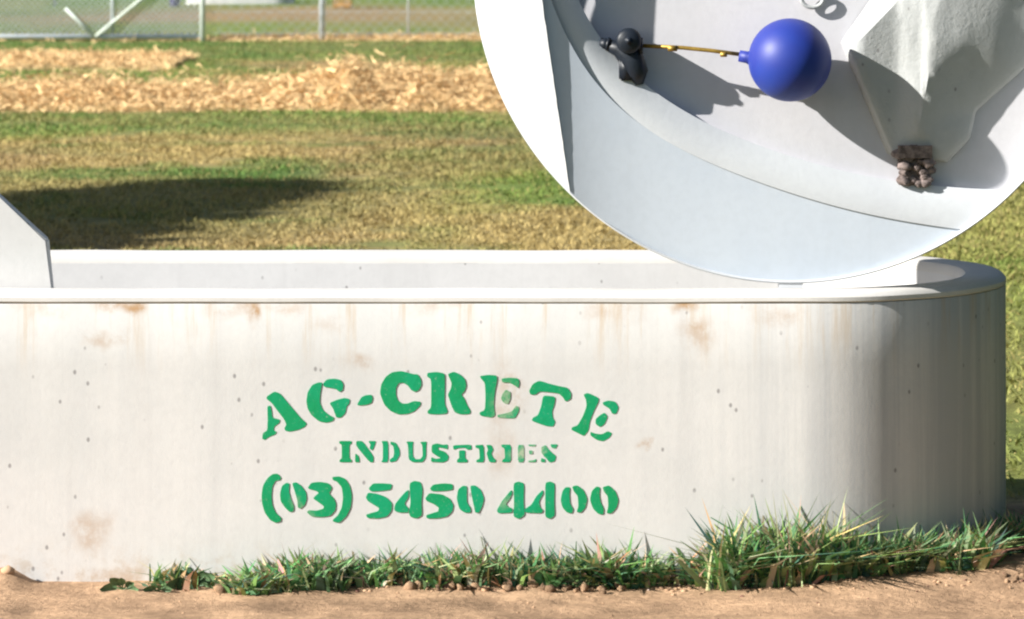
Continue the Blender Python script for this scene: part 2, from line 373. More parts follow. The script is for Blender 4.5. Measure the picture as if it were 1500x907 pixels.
# ---------------- tree that shades the grass (outside the frame, to the left) ----------------
poly = [(-5.0,17.2),(-3.2,17.6),(-2.45,17.75),(-1.9,18.35),(-1.62,19.2),(-1.35,19.2),(-1.2,18.8),(-1.05,18.5),(-1.15,18.2),(-1.35,17.7),(-1.45,17.0),(-1.75,16.4),(-1.9,15.2),(-2.6,15.0),(-4.5,15.2)]
def inpoly(x, y):
    c = False; j = len(poly)-1
    for i in range(len(poly)):
        (xi, yi), (xj, yj) = poly[i], poly[j]
        if (yi > y) != (yj > y) and x < (xj-xi)*(y-yi)/(yj-yi)+xi: c = not c
        j = i
    return c
tr = root('shade_tree', (-6.1, 15.2, 0), 'leafy tree casting the dark shadow on the field from the left', 'tree')
cen = []
while len(cen) < 420:
    x_ = random.uniform(-5, -.7); y_ = random.uniform(15, 19.5)
    if inpoly(x_, y_) and float(vnoise(x_, y_*1.8, .32, 50)) > .3:
        t = random.uniform(2.9, 4.3)/math.sin(R_(SUN_EL)); cen.append(Vector((x_, y_, 0))+sd*t)
L = []
for c in cen:
    for _ in range(110): L.append(c+Vector((random.gauss(0,.09), random.gauss(0,.09), random.gauss(0,.09))))
L = np.array(L); n = len(L); a = rng.normal(0,1,(n,3)); a /= np.linalg.norm(a,axis=1)[:,None]; b = np.cross(a, rng.normal(0,1,(n,3))); b /= np.linalg.norm(b,axis=1)[:,None]
V = np.stack([L-a*.07, L+b*.036, L+a*.07, L-b*.036], 1).reshape(-1,3)
link('crown', npmesh('crown', V, np.arange(n)[:,None]*4+np.arange(4)[None], np.repeat(np.array((.06,.1,.03))*rng.uniform(.7,1.3,(n,1)),4,0)), vcol('tree_leaf', .7), tr)
bm = bmesh.new(); tp = Vector((-6.1,15.2,0)); tube(bm, [tp, tp+Vector((.05,0,.9)), tp+Vector((-.05,.1,2))], [.14,.11,.09], 12)
for c in random.sample(cen, 26):
    s_ = tp+Vector((-.02,.06,random.uniform(1.3,2))); tube(bm, [s_, s_.lerp(c,.5)+Vector((0,0,.15)), c], [.05,.03,.01], 6)
link('trunk', bmmesh('trunk', bm), plain('bark', (.16,.12,.09), .9, .4, 12), tr, True)

# unseen leafy blocker added at right, keeps sky light off the trough end
hg = root('light_blocker', (3.6, 8.6, 0), 'unseen leafy blocker added at the right to darken the rounded end of the trough', 'light_blocker')
n = 60000; L = np.stack([rng.uniform(2.5, 4.6, n), rng.uniform(5.2, 12.0, n), rng.uniform(0, 2.8, n)], -1)
k = (L[:,0] > 2.55+.35*vnoise(L[:,1], L[:,2], .5, 61)+np.maximum(0,(L[:,1]-9)*.3)) & (L[:,2] < 2.3+.4*vnoise(L[:,0], L[:,1], .6, 62)); L = L[k]; n = len(L)
a = rng.normal(0,1,(n,3)); a /= np.linalg.norm(a,axis=1)[:,None]; b = np.cross(a, rng.normal(0,1,(n,3))); b /= np.linalg.norm(b,axis=1)[:,None]
V = np.stack([L-a*.07, L+b*.035, L+a*.07, L-b*.035], 1).reshape(-1,3)
link('foliage', npmesh('foliage', V, np.arange(n)[:,None]*4+np.arange(4)[None], np.repeat(np.array((.045,.075,.04))*rng.uniform(.7,1.3,(n,1)),4,0)), bpy.data.materials['tree_leaf'], hg)
for k in range(7):
    bm = bmesh.new(); x_, y_ = 3.5, 5.8+k*.95; tube(bm, [(x_,y_,-.05),(x_+.05,y_,.9),(x_-.05,y_+.1,2.0)], [.05,.04,.015], 8); link('trunk', bmmesh('trunk', bm), bpy.data.materials['bark'], hg, True)

# ---------------- the concrete trough ----------------
TR = root('concrete_trough', ((XR+XL)/2, YC, 0), 'long white concrete water trough with green stencilled lettering and a rounded end', 'trough')
ox = TR.location.x
def sx(px): return (px-750)/712-ox
def sz(py): return HC-(py-YH)*D0F/F
blot = [(sx(170),sz(446),.075,.03,.8),(sx(200),sz(452),.03,.03,.6),(sx(345),sz(450),.09,.028,.35),(sx(368),sz(452),.02,.06,.7),(sx(420),sz(448),.06,.03,.4),(sx(145),sz(500),.05,.03,.45),(sx(180),sz(500),.04,.03,.4),
        (sx(1010),sz(442),.055,.035,1.),(sx(1020),sz(490),.06,.05,.55),(sx(900),sz(452),.09,.04,.5),(sx(740),sz(575),.05,.09,.45),(sx(735),sz(660),.05,.09,.35),(sx(520),sz(535),.05,.03,.45),
        (sx(135),sz(775),.07,.06,.5),(sx(945),sz(652),.02,.016,.8),(sx(60),sz(455),.1,.03,.35),(sx(1140),sz(455),.09,.035,.4),(sx(640),sz(447),.1,.03,.35),(sx(480),sz(480),.05,.03,.3),(sx(160),sz(840),.12,.03,.4)]
M_con = concrete('trough_concrete', (.62,.605,.585), (.55,.545,.53), (.36,.205,.085), blot)
M_rim = concrete('rim_concrete', (.62,.60,.57), (.52,.50,.47), streak=.2, pits=False)
M_in = concrete('inner_concrete', (.57,.565,.56), (.50,.495,.49), streak=.3)
def stadium(off, n=44):
    r = RAD+off; pts = []
    for i in range(n+1):
        a = -math.pi/2+math.pi*i/n; pts.append((XR+r*math.cos(a), YC+r*math.sin(a)))
    m_ = 60
    for i in range(1, m_): pts.append((XR+(XL-XR)*i/m_, YC+r))
    for i in range(n+1):
        a = math.pi/2+math.pi*i/n; pts.append((XL+r*math.cos(a), YC+r*math.sin(a)))
    for i in range(1, m_): pts.append((XL+(XR-XL)*i/m_, YC-r))
    return pts
def ring(name, prof, mat, wob=0, capbottom=False):
    vs, fs = [], []
    for o_, z_ in prof:
        for x_, y_ in stadium(o_):
            dz = (mn.noise(Vector((x_*5, y_*5, 3)))*wob) if wob else 0
            vs.append((x_, y_, z_+dz))
    k = len(stadium(0))
    for i in range(len(prof)-1):
        for j in range(k): fs.append((i*k+j, i*k+(j+1)%k, (i+1)*k+(j+1)%k, (i+1)*k+j))
    if capbottom: fs.append(tuple(range((len(prof)-1)*k, len(prof)*k)))
    bm = bmesh.new(); me = mesh(name, vs, fs); bm.from_mesh(me); 
    me = bmmesh(name, bm); o = link(name, me, mat, TR, True)
    me.set_sharp_from_angle(angle=R_(35)); return o
# wall with a slight draft, a shallow groove under the lip, then the lip itself
ring('wall', [(0,-.05),(0,.1),(.001,.3),(0,.45),(0,.573),(-.0015,.5755),(-.03,.5765)], M_con)
ring('rim', [(-.03,.5772),(-.0015,.5772),(.0012,.580),(.0008,.588),(-.006,.595),(-.016,.599),(-.03,.6),(-.075,.6),(-.088,.597),(-.094,.589),(-.096,.575)], M_rim, .002)
ring('inner_wall', [(-.096,.5755),(-.100,.5),(-.106,.3),(-.112,.12),(-.14,.09)], M_in, 0, True)
# end panel inside the trough at the left, its top sloping down to the right
pn = [(75,470),(75,425),(68,352),(0,290),(-70,228),(-130,228),(-420,228),(-420,470)]
bm = bmesh.new(); fr = [P(a, b, 7.455) for a, b in pn]; f0 = [bm.verts.new(p) for p in fr]; f1 = [bm.verts.new(p+Vector((0,.045,0))) for p in fr]
bm.faces.new(f0); bm.faces.new(f1[::-1])
for i in range(len(fr)): bm.faces.new((f0[i], f1[i], f1[(i+1)%len(fr)], f0[(i+1)%len(fr)]))
bmesh.ops.bevel(bm, geom=list(bm.edges), offset=.003, segments=2, affect='EDGES')
link('end_panel', bmmesh('end_panel', bm), M_in, TR, label='upright panel with a sloping top corner inside the left of the trough')

# lettering: stencilled paint, traced glyph outlines given in three local grids (origin x, origin y, scale)
A3 = (370,520,5.336); A4 = (640,520,5.336); A5 = (370,680,5.357); A6 = (640,680,5.357)
ARC = [(A3,'110,325 170,285 215,300 290,390 380,495 425,535 410,560 360,585 290,600 255,592 248,570 265,545 245,500 190,430 150,375 110,345'),
(A3,'115,400 140,395 150,440 155,490 215,505 210,530 170,560 165,590 190,600 180,620 130,640 95,665 75,655 80,610 115,590 118,500'),
(A3,'420,360 430,290 465,235 510,215 545,215 530,290 525,370 550,430 600,470 640,490 630,515 580,530 520,520 460,470 430,420'),
(A3,'550,225 580,190 640,185 690,195 710,230 705,275 680,290 650,265 600,255 560,250'),
(A3,'600,375 660,350 720,335 760,345 755,380 735,400 725,455 690,490 655,490 640,450 630,420'),
(A3,'815,390 850,330 880,315 930,310 940,340 930,375 890,390 840,395'),
(A3,'995,300 1005,230 1040,170 1090,135 1160,125 1220,140 1260,150 1290,150 1315,190 1320,235 1300,275 1270,290 1240,275 1215,240 1175,215 1140,220 1120,260 1120,310 1135,355 1170,380 1210,380 1260,360 1315,365 1310,395 1265,440 1210,462 1140,465 1080,440 1030,390'),
(A4,'-76,140 0,132 60,145 62,200 60,380 85,440 75,460 0,465 -70,460 -75,440 -45,410 -45,190 -76,170'),
(A4,'85,150 130,130 180,150 220,190 230,240 215,285 190,310 215,340 235,390 265,440 255,462 190,465 140,450 115,400 95,340 85,310 110,260 115,220 100,185'),
(A4,'335,165 400,155 468,160 470,200 450,300 445,400 455,470 430,490 340,475 330,450 375,430 380,330 375,220 345,185'),
(A4,'505,185 560,178 635,182 645,220 635,260 610,240 565,215 510,215'),(A4,'540,270 575,290 575,340 555,385 520,375 500,340 515,300'),
(A4,'470,470 540,455 590,440 615,395 640,405 640,440 610,495 560,495 480,490'),
(A4,'720,280 750,225 800,200 880,225 960,245 1020,255 1050,300 1045,345 1005,365 985,330 950,300 870,290 800,285 770,310 730,310'),
(A4,'830,315 925,325 920,380 900,440 905,490 925,520 910,560 850,555 740,515 750,490 790,470 815,400'),
(A4,'1145,310 1180,295 1265,335 1260,370 1225,440 1195,520 1185,590 1150,635 1100,610 1050,585 1055,565 1100,550 1140,480 1170,400 1165,350'),
(A4,'1295,370 1340,355 1395,365 1420,410 1400,460 1370,460 1350,420 1300,390'),(A4,'1310,450 1335,480 1310,540 1275,565 1240,540 1240,500 1275,470'),
(A4,'1200,600 1240,615 1290,620 1335,595 1370,610 1350,645 1300,675 1250,665 1200,630')]
IND = [(A3,'678,672 775,672 775,692 757,702 757,808 775,820 775,838 680,838 680,820 697,808 697,702 678,692'),
(A3,'810,672 860,672 945,790 945,838 915,838 810,712'),(A3,'803,768 830,790 838,838 800,838'),(A3,'903,672 965,672 957,700 937,748 913,732 922,700'),
(A3,'1008,672 1060,672 1060,838 1004,838 1018,815 1018,700'),(A3,'1078,676 1120,686 1148,735 1152,780 1122,830 1072,838 1072,816 1100,798 1106,760 1100,712 1078,698'),
(A3,'1200,676 1258,676 1252,702 1252,788 1272,814 1310,814 1330,790 1326,704 1308,680 1362,676 1358,702 1355,800 1330,838 1250,838 1220,815 1214,702'),
(A4,'-40,702 0,690 45,702 85,698 85,738 50,728 10,722 12,740 62,755 92,790 85,822 50,840 0,838 -45,836 -45,798 -10,812 30,806 0,790 -42,760'),
(A4,'125,705 268,700 272,738 240,742 220,725 165,728 130,742'),(A4,'172,745 222,745 220,805 240,820 236,840 155,840 158,818 174,805'),
(A4,'300,705 366,700 371,838 306,838 310,820 335,810 330,732 303,725'),(A4,'385,703 425,703 442,740 425,770 440,803 462,820 456,840 410,838 394,792 388,768 400,742'),
(A4,'503,700 581,700 579,838 508,838 512,820 532,805 528,730 507,720'),(A4,'633,703 681,703 681,838 633,838'),
(A4,'715,700 775,700 768,716 718,712'),(A4,'715,826 755,822 778,812 772,838 716,838'),(A4,'720,745 750,748 750,775 722,775'),
(A4,'815,720 850,703 870,735 902,765 932,790 920,832 880,840 858,812 835,790 815,760'),(A4,'885,698 947,698 928,732 898,726'),(A4,'815,805 846,815 846,838 812,836')]
TEL = [(A5,'70,250 80,170 115,110 160,75 200,75 225,105 215,125 180,130 155,175 148,250 155,320 180,380 225,420 220,450 180,460 140,440 95,380 75,310'),
(A5,'215,230 230,170 265,145 290,150 285,210 300,270 325,330 320,370 290,375 250,335 220,290'),(A5,'310,150 340,140 380,165 420,220 425,270 410,320 375,350 355,340 350,280 330,210'),
(A5,'430,190 460,145 530,138 600,150 625,185 600,230 640,270 655,310 650,360 610,405 540,415 460,410 425,375 440,360 500,365 555,350 560,330 520,300 475,270 490,250 520,225 500,210'),
(A5,'625,100 680,95 730,115 765,170 780,250 770,340 735,410 680,460 630,450 630,435 670,400 700,340 710,260 700,180 660,135 630,125'),
(A5,'910,190 945,150 1020,150 1095,155 1085,200 1010,210 930,215'),(A5,'888,262 905,222 980,232 1050,258 1095,305 1090,365 1055,410 980,426 900,422 890,395 940,380 985,368 995,345 950,318 905,290'),
(A5,'1110,350 1120,310 1160,260 1200,215 1225,200 1222,260 1190,310 1222,345 1222,378 1160,380 1120,370'),(A5,'1230,150 1270,130 1320,140 1335,200 1325,300 1330,400 1290,425 1240,415 1225,380 1240,300'),
(A6,'-55,190 -30,160 50,150 125,155 125,200 60,210 -40,212'),(A6,'-92,268 -60,226 40,236 100,268 130,320 120,370 80,410 0,425 -80,425 -85,400 -40,385 10,370 15,340 -30,310 -80,290'),
(A6,'155,270 165,200 200,170 235,170 235,230 235,300 265,345 265,380 215,380 175,350'),(A6,'260,170 300,165 345,200 370,270 355,330 330,380 300,380 290,330 275,260'),
(A6,'470,360 510,290 550,240 585,200 590,230 570,275 540,310 560,335 590,345 590,380 480,385'),(A6,'600,150 640,135 685,150 680,300 690,400 640,430 600,410 605,300'),
(A6,'690,350 740,320 780,250 830,200 835,230 800,290 810,340 835,360 820,385 690,380'),(A6,'850,145 890,135 925,150 920,300 925,400 890,430 850,415 850,300'),
(A6,'970,280 985,210 1010,180 1045,180 1040,240 1045,310 1070,350 1060,385 1020,380 985,340'),(A6,'1060,175 1100,165 1150,200 1180,270 1165,340 1130,380 1095,375 1110,330 1105,250 1075,215'),
(A6,'1200,280 1215,210 1250,175 1280,180 1275,240 1285,300 1310,350 1305,395 1265,390 1225,350'),(A6,'1300,180 1350,165 1400,210 1425,280 1410,340 1370,385 1330,385 1345,330 1340,250 1310,215')]
T = NT('green_stencil_paint', .75, .3); v = T.mapping()
c = T.mix(T.ramp(T.noise(v, 9, 3), .35, .7), (.0,.25,.085), (.0,.285,.125))
wear = T.math('MULTIPLY', spots(T, v, [(sx(742),sz(590),.045,.06,.6),(sx(780),sz(665),.06,.02,.8),(sx(733),sz(735),.03,.03,.35),(sx(445),sz(745),.03,.03,.5)]), T.ramp(T.noise(v, 40, 5, .7), .35, .62))
c = T.mix(wear, c, (.50,.46,.36)); c = T.mix(T.ramp(T.noise(v, 150, 4, .8), .58, .72, 0, .35), c, (.45,.5,.45)); T.col(c)
T.bump(T.noise(v, 90, 5, .7), .2, .003); M_paint = T.m
def lettering(lst, label, ch):
    bm = bmesh.new()
    for (a, b, s_), st in lst:
        pts = [tuple(map(float, q.split(','))) for q in st.split()]
        for _ in range(ch):
            o_ = []
            for i in range(len(pts)):
                p, q = pts[i], pts[(i+1)%len(pts)]; o_ += [(p[0]*.85+q[0]*.15, p[1]*.85+q[1]*.15), (p[0]*.15+q[0]*.85, p[1]*.15+q[1]*.85)]
            pts = o_
        vs = [bm.verts.new(P(a+x_/s_, b+y_/s_, D0F)+Vector((0,-.0016,0))) for x_, y_ in pts]
        bm.faces.new(vs)
    bm.normal_update(); bmesh.ops.triangulate(bm, faces=bm.faces)
    bmesh.ops.recalc_face_normals(bm, faces=bm.faces)
    g = bmesh.ops.extrude_face_region(bm, geom=list(bm.faces))
    for e in g['geom']:
        if isinstance(e, bmesh.types.BMVert): e.co.y += .0012
    link('lettering', bmmesh('lettering', bm), M_paint, TR, label=label)
lettering(ARC, 'large arched word AG-CRETE in green stencil letters', 2)
lettering(IND, 'small word INDUSTRIES in green stencil letters', 1)
lettering(TEL, 'phone number (03) 5450 4400 in green stencil digits', 2)

# ---------------- round cutaway of a second trough, standing on the rim ----------------
DI = 7.42; IC = (1158.5, -50.5); IR = 466.0
cw = P(*IC, DI); RI = IR*DI/F
CU = root('round_cutaway', (cw.x, DI+.1, .6), 'big round cutaway of a trough, shade put into its pale blue grey, standing on the rim', 'cutaway display')
def clip(bm, n=180, r=RI-.0035):
    for k in range(n):
        a = 2*math.pi*k/n; nn = Vector((math.cos(a), 0, math.sin(a)))
        bmesh.ops.bisect_plane(bm, geom=list(bm.verts)+list(bm.edges)+list(bm.faces), plane_co=Vector((cw.x,0,cw.z))+nn*r, plane_no=nn, clear_outer=True, dist=1e-6)
def gridbm(fn, ni, nj):
    bm = bmesh.new(); g = [[bm.verts.new(fn(i/ni, j/nj)) for j in range(nj+1)] for i in range(ni+1)]
    for i in range(ni):
        for j in range(nj): bm.faces.new((g[i][j], g[i+1][j], g[i+1][j+1], g[i][j+1]))
    return bm
def crv(pts):
    pts = np.array(pts, float); d = np.r_[0, np.cumsum(np.hypot(*np.diff(pts, axis=0).T))]; d /= d[-1]
    tt = np.linspace(0, 1, 400); q = np.stack([np.interp(tt, d, pts[:,0]), np.interp(tt, d, pts[:,1])], -1)
    for _ in range(6):
        q[1:-1] = (np.apply_along_axis(lambda c: np.convolve(c, np.ones(25)/25, 'same'), 0, np.pad(q, ((12,12),(0,0)), 'reflect', reflect_type='odd'))[12:-12])[1:-1]
    return lambda s_: (np.interp(s_, tt, q[:,0]), np.interp(s_, tt, q[:,1]))
inner = crv([(850,-420),(822,-260),(815,-130),(824,-50),(838,-5),(853,26),(877,63),(903,93),(937,123),(973,149),(1023,178),(1073,201),(1150,228),(1233,252),(1300,266),(1377,275),(1473,279),(1600,280),(1700,278)])
outer = crv([(775,-420),(762,-260),(770,-130),(788,-50),(806,5),(825,55),(847,95),(870,130),(905,163),(947,195),(990,219),(1040,241),(1123,273),(1190,294),(1248,311),(1320,325),(1388,335),(1480,345),(1600,352),(1700,355)])
def DL(px, py): return DI
M_shaded = concrete('cutaway_shaded', (.51,.555,.61), (.46,.51,.575), streak=.15, pits=False, bump=.05)  # shaded wall tone put into the colour, blue grey against the sunlit panel
M_sunlit = concrete('cutaway_sunlit', (.84,.83,.82), (.80,.80,.80), streak=.1, pits=False, bump=.1)  # sunlight on the side face put into this whiter colour
M_crim = concrete('cutaway_rim', (.56,.58,.60), (.48,.50,.53), streak=.1, pits=False, bump=.12)
M_floor = concrete('cutaway_basin', (.55,.54,.56), (.48,.48,.51), streak=.15, pits=False, bump=.1)
M_baf = concrete('baffle_concrete', (.42,.43,.43), (.35,.36,.35), streak=.3, pits=True, bump=.5)
def part(name, bm, mat, smooth=True, label=None, noclip=False):
    if not noclip: clip(bm)
    me = bmmesh(name, bm); o = link(name, me, mat, CU, smooth)
    if smooth: me.set_sharp_from_angle(angle=R_(40))
    if label: o['label'] = label
    return o
# outer wall: from the outer rim line down to the circle; kept to the right of the panel corner
def f_wall(s_, t):
    a, b = outer(.1+.9*s_); c_, d_ = outer(.1+.9*min(1,s_+.01)) if s_ < .99 else outer(1.0)
    e_, g_ = outer(.1+.9*max(0,s_-.01)); tx_, ty_ = c_-e_, d_-g_; L_ = math.hypot(tx_, ty_) or 1
    nx_, ny_ = -ty_/L_, tx_/L_
    A_, B_ = a+nx_*t*420, b+ny_*t*420; dx = A_-(785+(B_+60)*51/350)
    return P(A_, B_, DI+.0185-.010*math.sin(min(1,t*2)*math.pi/2)-.022*math.exp(-max(0,dx)/70))
bm = gridbm(f_wall, 160, 60)
# corner line between sunlit side panel and wall
c0, c1 = P(785,-60,DI), P(836,290,DI); dv = (c1-c0).normalized(); nrm = Vector((-dv.z,0,dv.x)); 
if nrm.x > 0: nrm = -nrm
bmesh.ops.bisect_plane(bm, geom=list(bm.verts)+list(bm.edges)+list(bm.faces), plane_co=c0, plane_no=nrm, clear_outer=True, dist=1e-6)
part('outer_wall', bm, M_shaded)
def f_side(s_, t):
    y_ = -560+s_*960; x1 = 785+(y_+60)*(51/350); x0 = x1-250
    return P(x1*(1-t)+x0*t+1.2*mn.noise(Vector((y_*.06,1,t*3))), y_, DI-.014+.013*t)
part('side_panel', gridbm(f_side, 90, 10), M_sunlit, label='side face at the left of the cutaway, sunlight put into its white')
def f_rim(s_, t):
    a, b = outer(s_); c_, d_ = inner(s_); k = -math.sin(min(t,1)*math.pi)*.008
    if t > .9: return P(c_, d_, DI+.018+.022+.03*(t-.9)/.1*1.0)
    t /= .9
    return P(a*(1-t)+c_*t, b*(1-t)+d_*t, DI+.018+.022*t**1.3+k*.6-.003)
part('rim', gridbm(f_rim, 200, 20), M_crim)
def f_floor(s_, t):
    x_ = 790+s_*900; y_ = -540+t*850
    q = max(0., (150-y_)/700); D = DI+.052+.035*min(1.6, max(0,(280-y_)/280))
    return P(x_, y_, D)
part('basin', gridbm(f_floor, 60, 60), M_floor)
# casing: ring and back
bm = bmesh.new(); NN = 200
prf = [(RI,.012),(RI,.0),(RI-.003,-.003),(RI-.006,.0),(RI-.006,.26),(RI-.002,.27)]
rg = [[bm.verts.new(Vector((cw.x+r_*math.cos(2*math.pi*k/NN), DI+y_, cw.z+r_*math.sin(2*math.pi*k/NN)))) for k in range(NN)] for r_, y_ in prf]
rg.append([bm.verts.new(Vector((cw.x+RI*math.cos(2*math.pi*k/NN), DI+.27, cw.z+RI*math.sin(2*math.pi*k/NN)))) for k in range(NN)])
for a, b in zip(rg, rg[1:]+rg[:1]):
    for k in range(NN): bm.faces.new((a[k], a[(k+1)%NN], b[(k+1)%NN], b[k]))
bm.faces.new(rg[4][::-1]) if False else None
part('casing', bm, M_crim, noclip=True)
bm = bmesh.new(); bmesh.ops.create_cone(bm, cap_ends=True, segments=200, radius1=RI-.007, radius2=RI-.007, depth=.01)
for v_ in bm.verts: v_.co = Vector((cw.x+v_.co.x, DI+.262+v_.co.z, cw.z+v_.co.y))
part('back_plate', bm, M_floor, False, noclip=True)
bm = bmesh.new(); box(bm, (cw.x, DI+.012, (.6+cw.z-RI)/2+.0012), (.05,.022,max(.004,cw.z-RI-.6)+.002)); 

part('foot', bm, M_crim, False, noclip=True)
# tapered baffle (faceted concrete wedge) at the right
q = lambda a, b, d: P(a, b, DI+min(d*.62, .052+.035*max(0,(280-b)/280)-.001))
VT = dict(A=q(1244,71,.035), B=q(1319,-6,.045), B2=q(1375,-120,.06), C=q(1352,-8,.03), C2=q(1420,-120,.04), D=q(1366,34,.012), E=q(1360,105,.006), F=q(1345,190,.02), G=q(1308,228,.06), T=q(1231,62,.135), S=q(1277,-4,.15), S2=q(1330,-120,.15),
          G2=q(1300,226,.125), H=q(1384,236,.06), I=q(1418,200,.075), J=q(1426,160,.085), K=q(1500,94,.10), L=q(1640,0,.12), M=q(1640,-160,.12), H2=q(1388,238,.14), I2=q(1422,202,.15), J2=q(1430,163,.15), K2=q(1504,97,.17), L2=q(1650,0,.2), E3=q(1420,60,.03), M3=q(1520,-120,.06))
bm = bmesh.new(); bv = {k: bm.verts.new(v_) for k, v_ in VT.items()}
for f in ('A B C D E F G', 'T S B A', 'S S2 B2 B', 'B B2 C2 C', 'T A G G2', 'D C C2 M3 E3', 'E D E3', 'F E E3 J I', 'F I H G', 'E3 K J', 'E3 M3 M L K', 'G H H2 G2', 'H I I2 H2', 'I J J2 I2', 'J K K2 J2', 'K L L2 K2'):
    bm.faces.new([bv[k] for k in f.split()])
bmesh.ops.triangulate(bm, faces=bm.faces); bmesh.ops.subdivide_edges(bm, edges=bm.edges, cuts=5, use_grid_fill=True)
for _ in range(1): bmesh.ops.smooth_vert(bm, verts=[v_ for v_ in bm.verts if not v_.is_boundary], factor=.4, use_axis_x=True, use_axis_y=True, use_axis_z=True)
for v_ in bm.verts: v_.co.y += .004*mn.noise(v_.co*14)+.002*mn.noise(v_.co*40)
part('baffle', bm, M_baf, label='grey concrete wedge tapering down to a crumbly brown foot')
# crumbly brown outlet under the wedge
bm = bmesh.new()
for k in range(46):
    px = random.uniform(1314,1358)+(10*random.random() if k%3==0 else 0); py = random.uniform(216,270)
    c_ = P(px, py, DI+.035+random.uniform(-.01,.01)); g_ = bmesh.ops.create_icosphere(bm, subdivisions=2, radius=random.uniform(.007,.015))
    for v_ in g_['verts']: v_.co = c_+Vector((v_.co.x*random.uniform(.9,1.4), v_.co.y, v_.co.z*.8))*(1+.35*mn.noise(v_.co*150+c_*9))
box(bm, P(1340,222,DI+.03), (.07,.03,.026)); box(bm, P(1345,250,DI+.045), (.05,.03,.06))
part('outlet', bm, plain('crumbled_mortar', (.24,.19,.175), .95, .7, 70), True, 'brown crumbly outlet block under the wedge')
# small moulded ring at the top of the basin
bm = bmesh.new(); tube(bm, [P(1190+16*math.cos(a), -2+13*math.sin(a), DI+.07) for a in np.linspace(0,2*math.pi,25)], .0045, 8, False)
part('ring', bm, M_baf, True, noclip=True)

# ---------------- float valve ----------------
FV = root('float_valve', P(930,85,DI+.08), 'blue ball float on a thin brass arm fixed inside the round cutaway', 'float valve')
T = NT('blue_plastic', .5, .4); v = T.mapping(); T.col(T.mix(T.ramp(T.noise(v, 6, 3), .3, .7), (.012,.04,.27), (.018,.03,.22))); T.bump(T.noise(v,60,3), .04, .003); M_ball = T.m
M_blk = plain('black_plastic', (.012,.017,.026), .45, .4, 30); M_brass = plain('brass', (.42,.27,.06), .45, .4, 40, .6)
bc_ = P(1157, 88, DI-.03); rb = 61*(DI-.03)/F
bm = bmesh.new(); bmesh.ops.create_uvsphere(bm, u_segments=64, v_segments=40, radius=rb)
for v_ in bm.verts: v_.co += bc_
o = link('ball', bmmesh('ball', bm), M_ball, FV, True)
bm = bmesh.new(); a_ = P(1105,86,DI-0.015); b_ = P(1083,82,DI-0.010)
tube(bm, [a_+(a_-b_), a_, a_.lerp(b_,.5), b_], [.034,.018,.0125,.012], 24)
link('neck', bmmesh('neck', bm), M_ball, FV, True)
bm = bmesh.new(); tube(bm, [P(938,67,DI+0.025), P(1000,70,DI+0.006), P(1040,74,DI+0.000), P(1086,80,DI-0.010)], .0042, 10)
box(bm, P(1060,80,DI-0.007), (.014,.012,.010), bev=.001); box(bm, P(985,71,DI+0.007), (.02,.011,.012), bev=.001)
link('arm', bmmesh('arm', bm), M_brass, FV, True)
bm = bmesh.new()
tube(bm, [P(921,62,DI+0.055), P(921,60,DI+0.040), P(921,60,DI-0.005), P(921,60,DI-0.013)], [.026,.027,.027,.02], 24)
tube(bm, [P(884,66,DI+0.040), P(905,70,DI+0.035), P(925,84,DI+0.030), P(934,108,DI+0.030), P(937,124,DI+0.030)], [.010,.018,.028,.023,.008], 16)
tube(bm, [P(880,64,DI+0.040), P(893,66,DI+0.035)], .0125, 12); box(bm, P(917,100,DI+0.035), (.03,.04,.05), bev=.004)
for k_ in range(3): tube(bm, [P(921,60,DI-.016-.003*k_), P(921,60,DI-.0175-.003*k_)], .009-.0015*k_, 6)
tube(bm, [P(939,55,DI+.01), P(939,79,DI+.01)], .004, 8); box(bm, P(934,67,DI+.01), (.02,.012,.012), bev=.001); tube(bm, [P(893,66,DI+.036), P(889,65,DI+.037)], .0155, 6)
link('valve_body', bmmesh('valve_body', bm), M_blk, FV, True)

# ---------------- gate, posts and wire fence ----------------
DG = 42.0; M_galv = plain('galvanised_steel', (.62,.66,.70), .45, .15, 8, .3); M_pale = plain('pale_green_steel', (.60,.66,.60), .5, .2, 8)
GT = root('farm_gate', (GX(0,DG), DG, 0), 'tubular metal gate with V braces and wire infill at the left', 'gate')
gz = lambda py, D=DG: HC-(py-YH)*D/F
bm = bmesh.new(); xl = GX(-300,DG); xr = GX(294,DG)
tube(bm, [(xl,DG,gz(54)), (xr,DG,gz(54))], .03, 10); tube(bm, [(xl,DG,1.2), (xr,DG,1.2)], .024, 10)
for px in (-300, 165): tube(bm, [(GX(px,DG),DG,gz(54)), (GX(px,DG),DG,1.2)], .02, 10)
tube(bm, [(GX(80,DG),DG+.02,gz(9)), (GX(80,DG),DG+.02,1.2)], .015, 8)
link('frame', bmmesh('frame', bm), M_galv, GT, True)
for a in ((140,54,232,-22),(140,54,96,12)):
    bm = bmesh.new(); p0 = Vector((GX(a[0],DG),DG-.03,gz(a[1]))); p1 = Vector((GX(a[2],DG),DG-.03,gz(a[3]))); 
    if p1.z < 1.2 and a[2] > 140: p1 = p0+(p1-p0)*((1.19-p0.z)/(p1.z-p0.z))
    tube(bm, [p0, p1], .018, 8); link('brace', bmmesh('brace', bm), M_pale, GT, True)
